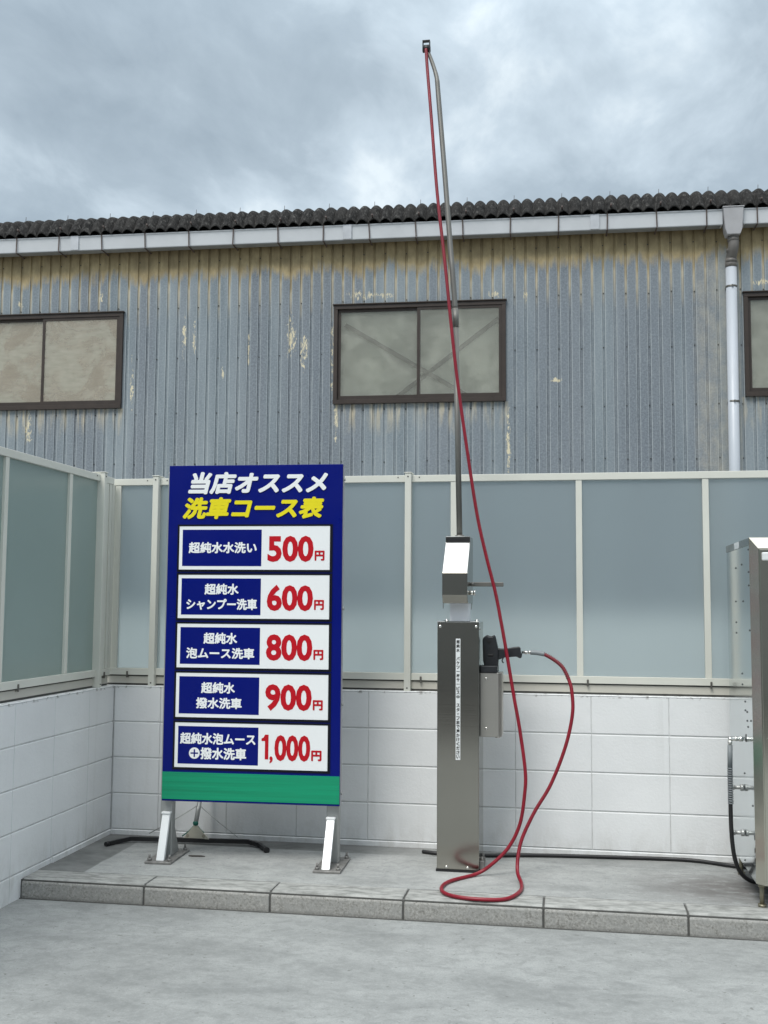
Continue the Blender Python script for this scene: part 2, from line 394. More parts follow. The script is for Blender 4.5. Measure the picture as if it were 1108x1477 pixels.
# raised concrete ledge behind the kerb
g = bmesh.new()
MB().box(-.002, 6.2, -.843, -.001, .0, LZ).build('ledge', M['ledge'], kind='structure')
# kerb: blocks with chamfered nose and mortar joints
kb = MB(); joints = [.002, .615, 1.220, 1.832, 2.449, 3.060, 3.668, 4.276, 4.884]
for a, b in zip(joints, joints[1:]):
    dz = random.uniform(-.0015, .0015)
    kb.prism([(-1.018, .01), (-1.018, .153), (-1.012, .160), (-.995, .1735+dz), (-.849, .1735+dz), (-.849, .01)], 'x', a+.0045, b-.0045, .003)
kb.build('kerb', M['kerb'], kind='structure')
MB().box(.0, 4.9, -1.012, -.8475, .012, .166).build('kerb_joint', M['mortar'], kind='structure')
MB().box(.0, 4.9, -1.026, -1.0185, .06, PZ+.0025).build('kerb_gutter_joint', M['mortar'], kind='structure')

# block walls -----------------------------------------------------
def tile(bm, o, ex, ez, n, x0, x1, z0, z1, gx=.0016, gz=.0028, d=.0045, c=.0035):
    """one painted block face standing d proud of its wall plane with bevelled rims"""
    def P(u, v, w): return bm.verts.new(o + ex*u + ez*v + n*w)
    A = [P(x0+gx, z0+gz, 0), P(x1-gx, z0+gz, 0), P(x1-gx, z1-gz, 0), P(x0+gx, z1-gz, 0)]
    B = [P(x0+gx+c*.5, z0+gz+c, d), P(x1-gx-c*.5, z0+gz+c, d), P(x1-gx-c*.5, z1-gz-c, d), P(x0+gx+c*.5, z1-gz-c, d)]
    bm.faces.new(B)
    for i in range(4): bm.faces.new((A[i], A[(i+1) % 4], B[(i+1) % 4], B[i]))
zs = [0, .2, .4, .6, .8, 1.0]
w = MB(); bk = MB().box(-.12, 6.2, .0045, .12, -.02, .998)
xs = [0.003] + [.28+.4*i for i in range(15)] + [6.2]
for a, b in zip(xs, xs[1:]):
    for z0, z1 in zip(zs, zs[1:]):
        tile(w.bm, Vector((0, .0045, 0)), Vector((1, 0, 0)), Vector((0, 0, 1)), Vector((0, -1, 0)), a, b, z0, z1)
w.box(-.12, 6.2, -.001, .121, .9975, 1.003, .002)
wall = empty('block_wall', (0, 0, 0), label='low white painted block wall running along the back behind the price board and steel column', cat='wall')
w.build('block_face', M['block'], wall); bk.build('core', M['joint'], wall)
w = MB(); bk = MB().box(-.119, -.0045, -3.4, .0, -.02, .998)
ys = [0.003] + [.319+.4*i for i in range(8)] + [3.4]
for a, b in zip(ys, ys[1:]):
    for z0, z1 in zip(zs, zs[1:]):
        tile(w.bm, Vector((-.0045, 0, 0)), Vector((0, -1, 0)), Vector((0, 0, 1)), Vector((1, 0, 0)), a, b, z0, z1)
w.box(-.12, .001, -3.4, -.002, .9975, 1.0025, .002)
wall = empty('block_wall', (0, -1, 0), label='low white painted block wall coming forward along the left side of the concrete ledge', cat='wall')
for o in (w.build('block_face', M['block'], wall), bk.build('core', M['joint'], wall)): o.location = (0, 1, 0)
# cement fillet at the foot of both walls
MB().prism([(-.0065, LZ-.01), (-.0065, .196), (-.001, .2), (.003, LZ-.01)], 'x', .006, 3.9).build('skirting', M['block'], kind='structure')
MB().prism([(.0065, LZ-.01), (.0065, .196), (.001, .2), (-.003, LZ-.01)], 'y', -.70, -.007).build('skirting', M['block'], kind='structure')

# screen fences ---------------------------------------------------
def fence(root, L0, L1, posts, stiles, clips, pane_m, flip=False):
    """built along local +x from L0 to L1, seen face towards -y"""
    def obj(mb, name, mat, **k): return mb.build(name, mat, root, **k)
    obj(MB().box(L0, L1, -.020, .020, 2.158, 2.196, .0015), 'top_rail', M['alu'])
    obj(MB().box(L0, L1, -.024, .020, 1.062, 1.100, .0015), 'bottom_rail', M['alu'])
    obj(MB().box(L0, L1, -.012, .016, 1.014, 1.0545, .001), 'base_rail', M['alu_low'])
    obj(MB().box(L0, L1, -.006, .012, 1.0545, 1.062).box(L0, L1, -.008, .012, 1.0032, 1.014), 'shadow_gap_strip', M['gap_dark'])  # dark strips standing in for the shadow in the gaps below the rails
    for px in posts:
        obj(MB().box(px-.0175, px+.0175, -.046, .040, 1.003, 2.205, .002), 'post', M['alu'])
        obj(MB().box(px-.0215, px+.0215, -.050, .044, 2.2055, 2.2105, .002), 'post_cap', M['alu'])
    for sx in stiles:
        obj(MB().box(sx-.0165, sx+.0165, -.017, .017, 1.1005, 2.1575, .001), 'stile', M['alu'])
    edges = sorted([L0+.02] + posts + stiles + [L1-.02])
    for a, b in zip(edges, edges[1:]):
        if b-a < .08: continue
        obj(MB().box(a+.017, b-.017, -.003, .003, 1.1005, 2.1575), 'glass_pane', pane_m)
    for cx in clips:
        obj(MB().box(cx-.005, cx+.005, -.030, -.0245, 1.047, 1.083, .001).box(cx-.005, cx+.005, -.0244, -.013, 1.049, 1.0536), 'clip', M['clip'])
    for px in posts:
        for z in (2.186, 1.02): obj(MB().cyl((px, -.0455, z), (px, -.0485, z), .004, 10), 'screw', M['screw'])
        for dx in (.06, -.06): obj(MB().cyl((px+dx, -.0195, 2.184), (px+dx, -.022, 2.184), .0035, 10), 'screw', M['screw'])
f1 = empty('screen_fence', (0, .06, 0), label='ivory aluminium screen with bluish frosted glass standing on the back block wall', cat='fence')
fence(f1, -.10, 6.2, [.212, 1.690, 4.9], [-.028, -.075, .95, 1.942, 2.625, 3.290, 3.95, 5.6], [.06, .72, 1.763, 2.664, 3.301, 4.2], M['frost'])
f2 = empty('screen_fence', (-.055, -3.4, 0), R(90), label='ivory aluminium screen with greenish frosted glass standing on the left side wall', cat='fence')
# local x runs from the front of the left wall to the corner; its seen face looks towards +X
fence(f2, .0, 3.4, [3.4-.173], [3.4-.54, 3.4-1.205, 3.4-1.85, 3.4-2.5, 3.32, 3.365, 3.405], [3.4-1.05, 3.4-.08, 3.4-2.1], M['frost_g'])

# warehouse -------------------------------------------------------
TH = R(1.8)
W = empty('warehouse', (2.9, 6.0, 0), TH, label='grey blue corrugated metal warehouse with peeling paint behind the fence', cat='building')
PIT = .1216; U0 = -.177
wins = [(-7.40, -5.455), (-2.950, -1.005), (1.550, 3.49)]
ZB, ZT, WZ0, WZ1 = -.02, 5.66, 3.735, 4.85
def ribline(a, b):
    pts = [(a, 0.)]
    k0 = math.floor((a-U0)/PIT)-1
    for k in range(k0, k0+int((b-a)/PIT)+4):
        c = U0+k*PIT
        for dx, y in ((-.0160, 0), (-.0130, .013), (.0080, .013), (.0130, 0)):
            if a+.001 < c+dx < b-.001: pts.append((c+dx, y))
    pts.append((b, 0.)); return pts
sd = MB()
def sheet(a, b, z0, z1):
    P = ribline(a, b)
    lo = [sd.bm.verts.new((x, y, z0)) for x, y in P]; hi = [sd.bm.verts.new((x, y, z1)) for x, y in P]
    for i in range(len(P)-1): sd.bm.faces.new((lo[i], lo[i+1], hi[i+1], hi[i]))
cur = -9.5
for a, b in wins:
    sheet(cur, a, ZB, ZT); sheet(a, b, ZB, WZ0); sheet(a, b, WZ1, ZT); cur = b
sheet(cur, 6.5, ZB, ZT)
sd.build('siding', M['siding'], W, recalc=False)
MB().box(-9.5, 6.5, .25, 7.5, -.02, 5.55).build('inner_wall', M['brace'], W) if False else None
bx = MB(); bx.box(-9.5, -9.46, .02, 7, 0, 5.6).box(6.46, 6.5, .02, 7, 0, 5.6).box(-9.5, 6.5, 6.96, 7, 0, 5.6)
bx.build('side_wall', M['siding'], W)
sc = MB()
k = -62
while True:
    u = U0+k*PIT; k += 2
    if u > 5: break
    for z in (5.45, 4.905, 4.30, 3.655, 3.068):
        inw = any(a-.02 < u < b+.02 for a, b in wins) and 3.7 < z < 4.88
        if not inw:
            jx, jz = random.uniform(-.004, .004), random.uniform(-.008, .008)
            sc.cyl((u-.001+jx, .0125, z+jz), (u-.001+jx, .005, z+jz), .0065, 7)
sc.build('siding_screws', M['screw'], W, kind='stuff')
MB().box(-9.5, 6.5, -.06, -.004, -.02, 1.38, .004).build('added_plinth', simple('pale_added_plinth', (.78, .79, .77), .8, 0, .08, 2), W)  # added unseen pale band, brightens the lower part of the frosted panes
# windows
for i, (a, b) in enumerate(wins):
    fr = MB()
    fr.box(a, b, -.035, .06, WZ1-.035, WZ1+.01, .002).box(a, b, -.045, .06, WZ0-.012, WZ0+.035, .002)
    fr.box(a, a+.045, -.033, .06, WZ0+.035, WZ1-.035, .002).box(b-.045, b, -.033, .06, WZ0+.035, WZ1-.035, .002)
    fr.box(a-.012, b+.012, -.052, -.001, WZ1+.0102, WZ1+.022, .002)
    win = fr.build('window', M['brown'], W, label=['beige backed sliding window at the left of the warehouse', 'sliding window with a cross brace showing behind dusty glass', 'sliding window beside the white downpipe'][i])
    m = (a+b)/2
    for j, (p, q, yy) in enumerate(((a+.045, m+.02, .012), (m-.02, b-.045, -.014))):
        sh = MB()
        z0, z1 = WZ0+.0352, WZ1-.0352
        sh.box(p, q, yy-.011, yy+.011, z0, z0+.05, .001).box(p, q, yy-.0105, yy+.011, z1-.03, z1, .001)
        sh.box(p, p+.032, yy-.010, yy+.011, z0+.05, z1-.03, .001).box(q-.032, q, yy-.010, yy+.011, z0+.05, z1-.03, .001)
        sh.build('sash', M['brown'], win)
        MB().box(p+.03, q-.03, yy-.002, yy+.002, z0+.048, z1-.028).build('pane', M['pane_beige'] if i == 0 else M['pane_dusty'], win)
    if i == 1:
        br = MB(); zc, zl, zh = WZ0+.40, WZ0+.02, WZ1-.02
        for x0, z0_, x1, z1_ in ((a+.12, zh-.18, b-.35, zl), (b-.08, zh-.15, a+.65, zl)):
            d = Vector((x1-x0, 0, z1_-z0_)); n = Vector((-d.z, 0, d.x)).normalized()*.024
            p0, p1 = Vector((x0, .06, z0_)), Vector((x1, .06, z1_))
            o_ = Vector((0, .006, 0))
            q = [p0-n, p1-n, p1+n, p0+n]
            br.prism([(v.x, v.z) for v in q], 'y', .040+.012*(x0 > x1), .050+.012*(x0 > x1))
        br.build('cross_brace', M['brace'], win)
    MB().box(a+.01, b-.01, .068, .075, WZ0, WZ1).build('backing_sheet', M['board'] if i == 0 else M['film'], win)
# gutter: front face, lip, underside
GY = -.20
gu = MB()
def grow(mb, a, b):
    prof = [(GY, 5.732), (GY-.012, 5.732), (GY-.012, 5.722), (GY-.002, 5.719), (GY+.006, 5.572), (GY+.010, 5.566), (GY+.125, 5.566), (GY+.125, 5.72), (GY+.122, 5.72), (GY+.122, 5.570), (GY+.012, 5.572), (GY, 5.715)]
    mb.prism(prof, 'x', a, b)
for a, b in ((-9.6, -2.72), (-2.718, -.0), (.002, 1.318), (1.532, 4.6)): grow(gu, a, b)
gutter = gu.build('gutter', M['gutter'], W)
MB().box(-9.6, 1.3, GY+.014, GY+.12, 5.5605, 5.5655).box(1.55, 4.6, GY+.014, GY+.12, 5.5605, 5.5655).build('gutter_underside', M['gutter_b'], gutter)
cpm = simple('gutter_coupling', (.46, .48, .51), .45)
for u in (-2.72, -5.95, .0+.02): MB().box(u-.10, u-.003, GY-.0145, GY+.008, 5.568, 5.735, .001).build('gutter_coupling', cpm, gutter)
u = -9.34
while u < 4.5:
    if not 1.28 < u < 1.56:
        lean = random.uniform(-.006, .006)
        b_ = MB(); b_.prism([(u-.007+lean, 5.742), (u+.007+lean, 5.742), (u+.007-lean, 5.562), (u-.007-lean, 5.562)], 'y', GY-.0165, GY-.0148)
        b_.box(u-.007, u+.007, GY-.0165, -.002, 5.552, 5.5595)
        b_.box(u-.007, u+.007, GY-.016, GY+.15, 5.742, 5.748)
        b_.build('bracket', M['bracket'], gutter)
    u += .5245
# eave board in the shade under the roof
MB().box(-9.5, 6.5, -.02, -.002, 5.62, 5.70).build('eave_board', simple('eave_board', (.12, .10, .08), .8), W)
# rainwater hopper and downpipe
hp = MB()
hp.prism([(1.318, 5.735), (1.530, 5.735), (1.512, 5.50), (1.49, 5.44), (1.355, 5.44), (1.336, 5.50)], 'y', GY-.055, GY+.10, .004)
hp.box(1.312, 1.536, GY-.062, GY+.106, 5.7355, 5.747, .002)
dp = empty('d', (0, 0, 0)); bpy.data.objects.remove(dp)
pipe = MB().cyl((1.418, -.075, 5.14), (1.402, -.075, .0), .058, 28).build('downpipe', M['pipe'], W)
hp.build('hopper', M['hopper'], pipe)
el = MB().tube([(1.432, GY+.03, 5.44), (1.432, GY+.03, 5.38), (1.430, GY+.045, 5.32), (1.422, -.085, 5.25), (1.418, -.075, 5.20), (1.418, -.075, 5.14)], .056, 24, 5)
for z in (5.405, 5.30, 5.20): el.cyl((1.428-(5.4-z)*.05, GY+.03+(5.405-z)*.42, z-.018), (1.428-(5.4-z)*.05, GY+.03+(5.405-z)*.42, z+.018), .060, 24)
el.cyl((1.418, -.075, 5.13), (1.418, -.075, 5.20), .0615, 24)
el.build('elbow', M['elbow'], pipe)
for z in (4.915, 3.66, 2.4):
    b_ = MB().cyl((1.4165, -.075, z-.010), (1.4165, -.075, z+.010), .0605, 24); b_.box(1.36, 1.473, -.03, .0, z-.008, z+.008); b_.box(1.408, 1.424, -.150, -.13, z-.01, z+.01, .002)
    b_.build('pipe_band', M['clip'], pipe)
# corrugated fibre cement roof
rf = bmesh.new(); RP = .1311; ph0 = .022
slope = [(0, 0), (.012, .02), (.05, .085), (.09, .145), (.125, .185), (.15, .205), (.18, .222), (.22, .236)]
def roofsheet(ua, ub, prof, y0, z0, thick=.007):
    nx = int((ub-ua)/RP*18)
    rows = []
    for s_, (dy, dz) in enumerate(prof):
        row = []
        for i in range(nx+1):
            u = ua + (ub-ua)*i/nx
            tt = ((u-ph0)/RP+.5) % 1-.5; hgt = .050*(.85*(math.sqrt(max(0, 1-(1.96*tt)**2))*1.7-1.0)+.15*math.cos(2*math.pi*tt))
            row.append(rf.verts.new((u, y0+dy - hgt*.45, z0+dz+hgt*.62)))
        rows.append(row)
    low = [[rf.verts.new((v.co.x, v.co.y+thick*.6, v.co.z-thick*.8)) for v in r] for r in (rows[0],)]
    for A, B in zip(rows, rows[1:]):
        for i in range(nx):
            f = rf.faces.new((A[i], A[i+1], B[i+1], B[i])); f.smooth = True
    for i in range(nx): rf.faces.new((low[0][i], low[0][i+1], rows[0][i+1], rows[0][i]))
ey = GY-.035
roofsheet(-9.7, 4.7, slope + [(.30, .255), (3.6, 1.08)], ey, 5.752)
roofsheet(-9.7, 4.7, [(7.4, .0), (3.6, 1.08)], ey, 5.752)
me = bpy.data.meshes.new('roof'); rf.to_mesh(me); rf.free(); me.materials.append(M['roof'])
roof = bpy.data.objects.new('roof', me); COL.objects.link(roof); roof.parent = W
u = -9.3
while u < 4.5:
    MB().cyl((u, ey+.15, 5.97), (u+.003, ey+.15, 6.035), .0028, 6).build('hook_bolt', M['bracket'], roof)
    MB().cyl((u, ey+.0, 5.80), (u, ey-.045, 5.815), .010, 8).build('sheet_bolt', M['bracket'], roof)
    u += RP*4

# forecourt building behind the viewpoint: what the steel mirrors
S = empty('station_building', (2, -15, 0), label='dark low forecourt building facing the ledge, seen only mirrored in the steel column', cat='building')
sb = MB().box(-11, 12, -.5, 0, 0, 4.4).box(-11, 12, -4, 0.8, 4.4, 4.9); sb.build('wall', M['dark'], S)
for x0 in (-9, -4.5, 0, 4.5): MB().box(x0, x0+3.6, .001, .03, .1, 3.3).build('shutter', M['darkglass'], S)

# ================================================================== PRICE BOARD
SG = empty('price_board', (.516, -.56, 0), R(2.0), label='tall blue price board with five white price rows and a green bottom band', cat='sign')
ZS, SW, SH = .472, .919, 1.717
pb = MB().box(0, SW, .0, .046, ZS, ZS+SH, .0015).build('panel', M['blue'], SG)
MB().box(-.0012, SW+.0012, .008, .047, ZS+.004, ZS+SH-.004).build('panel_side', M['panel_side'], SG)
MB().box(.0006, SW-.0006, -.0022, .0, ZS+.010, ZS+.146).build('green_band', M['green'], SG)
text([('当店オススメ', .104, .843, ZS+1.566, ZS+1.682, .042, .22)], 'title_lettering', M['white'], SG, -.0006, .0035)
text([('洗車コース表', .078, .824, ZS+1.437, ZS+1.550, .042, .22)], 'title_lettering', M['yellow'], SG, -.0006, .0035)
rows = [(1.176, 1.400), (.926, 1.149), (.6745, .898), (.423, .6475), (.171, .396)]
names = [[('超純水水洗い', .114, .475, .084, .142)],
         [('超純水', .203, .384, .121, .178), ('シャンプー洗車', .108, .482, .043, .101)],
         [('超純水', .203, .381, .121, .179), ('泡ムース洗車', .113, .472, .046, .102)],
         [('超純水', .196, .374, .122, .179), ('撥水洗車', .171, .411, .045, .101)],
         [('超純水泡ムース', .091, .486, .117, .175), ('撥水洗車', .200, .439, .042, .102)]]
prices = ['500', '600', '800', '900', '1,000']
for i, ((z0, z1), nm, pr) in enumerate(zip(rows, names, prices)):
    z0 += ZS; z1 += ZS; x0, x1 = .063, .856
    fm = MB()   # black frame round the slot, its shadow gap painted in as black
    fm.box(x0-.010, x1+.014, -.0035, .0, z0-.012, z0-.0005).box(x0-.010, x1+.014, -.0035, .0, z1+.0005, z1+.009)
    fm.box(x0-.010, x0-.0005, -.0035, .0, z0-.0005, z1+.0005).box(x1+.0005, x1+.014, -.0035, .0, z0-.0005, z1+.0005)
    row = MB().box(x0, x1, -.0020, .0, z0, z1).build('price_row', M['white'], SG, label='white price strip reading '+pr+' yen')
    fm.build('slot_shadow_frame', M['black'], row)
    MB().box(x0+.017, x0+.437, -.0026, -.00205, z0+.018, z1-.018).build('name_patch', M['blue'], row)
    off = .032
    text([(b, a0, a1, z0+c0, z0+c1, off, 0) for b, a0, a1, c0, c1 in nm], 'name_lettering', M['white'], row, -.0027, .0008)
    if i < 4: it = [(pr, .532, .772, z0+.040, z0+.174, .036, 0), ('円', .778, .829, z0+.047, z0+.098, .045, 0)]
    else: it = [('1', .517, .553, z0+.050, z0+.173, 0, 0), (',', .559, .576, z0+.030, z0+.066, .034, 0), ('000', .584, .768, z0+.043, z0+.173, .036, 0), ('円', .773, .826, z0+.048, z0+.100, .045, 0)]
    text(it, 'price_lettering', M['red'], row, -.0021, .0008)
    if i == 4:   # ringed plus sign
        cx, cz = .168, z0+.072
        bm_ = MB(); n = 28
        O_ = [(cx+.0285*math.cos(2*math.pi*k/n), cz+.0285*math.sin(2*math.pi*k/n)) for k in range(n)]
        bm_.prism(O_, 'y', -.0034, -.0027); bm_.build('plus_disc', M['white'], row)
        MB().box(cx-.0195, cx+.0195, -.0040, -.0035, cz-.0035, cz+.0035).box(cx-.0035, cx+.0035, -.0040, -.0035, cz+.0036, cz+.0195).box(cx-.0035, cx+.0035, -.0040, -.0035, cz-.0195, cz-.0036).build('plus_mark', M['blue'], row)
for z in (ZS+1.64, ZS+.98, ZS+.06, ZS+.5): MB().cyl((SW+.001, .028, z), (SW+.009, .028, z), .008, 10).build('edge_bolt', M['galv'], SG)
for (x0, x1, py0, py1, bx0) in ((-.022, .040, -.075, .235, -.004), (.845, .907, -.12, .19, .850)):
    MB().box(x0, x1, .050, .105, LZ+.012, ZS+1.69, .003).build('post', M['galv'], SG)
    p = MB().prism([(x0-.034, py0), (x1+.040, py0), (x1+.040, py1), (x0-.034, py1)], 'z', LZ+.0005, LZ+.012, .002).build('base_plate', M['plate'], SG)
    for bxx in (x0-.018, x1+.024):
        for by in (py0+.03, py1-.03):
            MB().cyl((bxx, by, LZ+.012), (bxx, by, LZ+.024), .011, 6).cyl((bxx, by, LZ+.024), (bxx, by, LZ+.042), .0055, 8).build('anchor_bolt', M['plate'], p)
    # front brace: channel leaning from the plate up to the post
    y_lo, y_hi = py0+.022, .030
    c_ = .0035
    b_ = MB()
    A, B = Vector((0, y_lo, LZ+.013)), Vector((0, y_hi, .405))
    bw = .040
    b_.prism([(y_lo, LZ+.013), (y_lo+.022, LZ+.013), (y_hi+.019, .400), (y_hi-.003, .400)], 'x', bx0, bx0+bw, .0015)
    b_.box(bx0-.004, bx0+bw+.004, y_hi-.010, .0495, .400, .412, .003)
    b_.build('front_brace', M['brace_sheen'], SG)
    MB().prism([(y_lo+.05, LZ+.0125), (.0498, LZ+.0125), (.0498, .36), (.044, .36)], 'x', bx0+.016, bx0+.021).build('gusset', M['galv'], SG)
    MB().prism([(.1055, LZ+.0125), (py1-.045, LZ+.0125), (.112, .33), (.1055, .34)], 'x', x0+.005, x1-.005, .001).build('rear_gusset', M['galv'], SG)

# ================================================================== STEEL COLUMN WITH CONSOLE AND BOOM
CL = empty('wash_column', (2.022, -.35, LZ), label='stainless steel car wash column with sloping console head and tall bent boom pole', cat='wash column')
cx0, cx1, cy0, cy1 = -.104, .104, -.14, .12     # local
MB().box(cx0, cx1, cy0, cy1, .012, 1.215, .0015).build('column_body', M['steel'], CL)
MB().box(cx0-.004, cx1+.004, cy0-.004, cy1+.004, .0005, .0115).build('base_gasket', M['rubber'], CL)
MB().box(cx0-.0015, cx1+.0015, cy0-.0015, cy1+.0015, 1.2152, 1.222, .001).build('column_cap', M['steel_b'], CL)
for x, z in ((cx0+.014, 1.196), (cx1-.014, 1.196), (-.056, .022), (.048, .022)): MB().ball((x, cy0-.001, z), .0075, (1, .55, 1)).build('screw', M['chrome'], CL)
for x in (cx0+.045, cx1-.012): MB().cyl((x, cy0+.02, 1.222), (x, cy0+.02, 1.230), .009, 8).build('cap_bolt', M['chrome'], CL)
for y in (-.10, -.075): MB().ball((cx1+.001, y, 1.185), .006, (.5, 1, 1)).build('screw', M['chrome'], CL)
for y in (-.1, -.02): MB().box(cx1, cx1+.022, y-.012, y+.012, .0, .05, .002).cyl((cx1+.012, y, .03), (cx1+.012, y, .07), .005, 8).build('anchor_clip', M['plate'], CL)
# white instruction strip with vertical writing
MB().box(-.0115, .0115, cy0-.0016, cy0-.0003, .541, 1.136, .0).build('instruction_strip', M['sticker'], CL)
strip = CL.children[-1]
s_ = '超純水　バケツ一杯サービス中　スタッフまで声かけください'
it = []; stp = .585/len(s_); zt = 1.131
for k_, ch in enumerate(s_):
    if ch == '　': continue
    zc = zt - (k_+.5)*stp; w2, h2 = .0082, .0088
    if ch in 'ーー一': h2 = .0012
    if ch in 'ッ': w2, h2 = .005, .005
    it.append((ch, -w2, w2, zc-h2, zc+h2, .03, 0))
text(it, 'vertical_lettering', M['ink'], strip, cy0-.0017, .0003)
# neck and console head
MB().box(-.050, .046, -.062, .058, 1.2222, 1.36, .001).build('neck', M['steel_w'], CL)
hd = MB()
hx0, hx1 = -.076, .050
side = [(-.180, 1.463), (-.180, 1.352), (-.152, 1.312), (.13, 1.312), (.13, 1.648), (-.028, 1.648), (-.028, 1.622)]
hd.prism(side, 'x', hx0, hx1, .0012)
head = hd.build('console_head', M['steel'], CL)
nrm = Vector((0, -(1.622-1.463), -( -.028+.180))).normalized()
g_ = MB()
y0_, z0_, y1_, z1_ = -.180, 1.464, -.029, 1.621
n_ = Vector((0, -(z1_-z0_), (y1_-y0_))).normalized()
pts = [Vector((hx0+.002, y0_, z0_)), Vector((hx1-.002, y0_, z0_)), Vector((hx1-.002, y1_, z1_)), Vector((hx0+.002, y1_, z1_))]
g2 = bmesh.new(); A = [g2.verts.new(p+n_*.0005) for p in pts]; B = [g2.verts.new(p+n_*.0022) for p in pts]
g2.faces.new(A[::-1]); g2.faces.new(B)
for i in range(4): g2.faces.new((A[i], A[(i+1) % 4], B[(i+1) % 4], B[i]))
g_.add(g2).build('sloping_plate', M['steel_b'], head)
MB().box(hx0-.0005, hx1+.0005, -.0305, .132, 1.6485, 1.654, .001).build('head_cap', M['steel_b'], head)
MB().box(hx0+.002, hx1-.002, -.0325, -.0285, 1.626, 1.645).build('vent_slot', M['rubber'], head)
MB().prism([(-.150, 1.3115), (-.120, 1.3115), (-.150, 1.285)], 'x', hx0+.0005, hx0+.003).prism([(.06, 1.3115), (.12, 1.3115), (.06, 1.28)], 'x', hx1-.003, hx1-.0005).build('skirt', M['steel'], head)
MB().cyl((hx1, -.06, 1.365), (hx1+.022, -.06, 1.365), .011, 12).cyl((hx1+.022, -.06, 1.365), (hx1+.030, -.06, 1.365), .0145, 12).build('side_knob', M['chrome'], head)
MB().box(hx1+.001, hx1+.169, -.015, -.009, 1.398, 1.420, .0025).cyl((hx1, -.012, 1.409), (hx1+.02, -.012, 1.409), .009, 12).cyl((hx1+.160, -.016, 1.409), (hx1+.160, -.0155, 1.409), .006, 12).build('hose_hook_arm', M['steel_p'], CL)
# boom (world points made local)
def L(p): return (p[0]-2.022, p[1]+.35, p[2]-LZ)
mast = [(2.014, -.34, 1.80), (1.992, -.34, 2.955)]
bm0 = MB().cyl(L(mast[0]), L(mast[1]), .0150, 20).build('mast', M['steel_p'], CL)
MB().cyl(L((1.993, -.34, 2.93)), L((1.989, -.34, 3.03)), .0165, 20).cyl(L((2.0142, -.34, 1.815)), L((2.0135, -.34, 1.835)), .022, 20).build('swivel_collar', M['steel_p'], CL)
MB().tube([L(p) for p in [(1.989, -.34, 3.03), (1.980, -.34, 3.15), (1.972, -.338, 3.255), (1.962, -.325, 3.36), (1.925, -.285, 3.80), (1.884, -.235, 4.25), (1.876, -.225, 4.34), (1.866, -.215, 4.39), (1.845, -.205, 4.46), (1.825, -.20, 4.515)]], .0145, 18, 6,
          radii=[.0142, .0142, .0140, .0138, .0135, .013, .012, .011, .0105]).build('boom_arm', M['steel_p'], CL)
tp = MB().box(-.021, .021, -.018, .018, -.022, -.014, .002)
tp = MB()
T = L((1.812, -.20, 4.555))
tp.box(T[0]-.021, T[0]+.021, T[1]-.012, T[1]+.012, T[2]+.028, T[2]+.034, .001)
tp.box(T[0]-.021, T[0]-.016, T[1]-.012, T[1]+.012, T[2]-.03, T[2]+.028, .001).box(T[0]+.016, T[0]+.021, T[1]-.012, T[1]+.012, T[2]-.045, T[2]+.028, .001)
tp.cyl((T[0]-.018, T[1], T[2]-.012), (T[0]+.022, T[1], T[2]-.012), .0205, 16)
tp.build('hose_clamp', M['rubber'], CL)
# holster box on the side of the column
hb = MB().prism([(.1055, -.085), (.195, -.085), (.212, -.065), (.212, .055), (.1055, .055)], 'z', .650, .966, .0015).build('holster_box', M['steel_h'], CL)
MB().box(.1057, .190, -.090, .040, .9665, 1.000, .003).box(.1045, .1055, -.092, .050, .655, .966).build('holster_lining', M['gun'], hb)
for z in (.938, .692): MB().ball((.135, -.0855, z), .006, (1, .5, 1)).build('screw', M['chrome'], hb)
MB().cyl((.188, -.03, .642), (.188, -.03, .650), .013, 12).build('drain_plug', M['chrome'], hb)

# spray gun -------------------------------------------------------
GN = empty('spray_gun', (2.18, -.36, 1.155), label='black plastic spray gun standing nose down in the steel holster', cat='spray gun')
prof = [(2.1345, 1.300), (2.139, 1.312), (2.153, 1.322), (2.160, 1.325), (2.166, 1.319), (2.184, 1.318), (2.189, 1.325), (2.197, 1.322), (2.203, 1.300), (2.211, 1.262), (2.216, 1.250), (2.250, 1.256), (2.290, 1.265), (2.318, 1.268), (2.325, 1.262), (2.327, 1.240), (2.334, 1.229), (2.329, 1.210), (2.318, 1.210), (2.306, 1.218), (2.262, 1.214), (2.235, 1.211), (2.229, 1.204), (2.222, 1.205), (2.214, 1.191), (2.211, 1.150), (2.148, 1.150), (2.142, 1.176), (2.137, 1.195), (2.137, 1.228)]
lp = [(x-2.18, z-1.155) for x, z in prof]
bodyp = [p for p in lp if p[0] < .037]
bg = MB().prism(bodyp, 'y', -.026, .026, .006, 2)
bg.build('gun_body', M['gun'], GN)
grip = [(.028, .104), (.070, .1015), (.110, .110), (.138, .113), (.145, .107), (.147, .085), (.154, .074), (.149, .055), (.138, .055), (.126, .063), (.082, .059), (.055, .056), (.049, .049), (.042, .050), (.026, .040)]
MB().prism(grip, 'y', -.016, .016, .005, 2).build('grip', M['gun'], GN)
MB().box(-.038, -.030, -.0275, .0275, .03, .12, .002).box(-.02, .012, -.028, .028, .06, .075, .003).cyl((-.013, -.029, .140), (-.013, .029, .140), .009, 14).build('trim', M['rubber'], GN)
MB().tube([(.060, 0, .060), (.052, 0, .040), (.060, 0, .030), (.085, 0, .034)][:3], .003, 8, 4).build('trigger', M['gun'], GN)

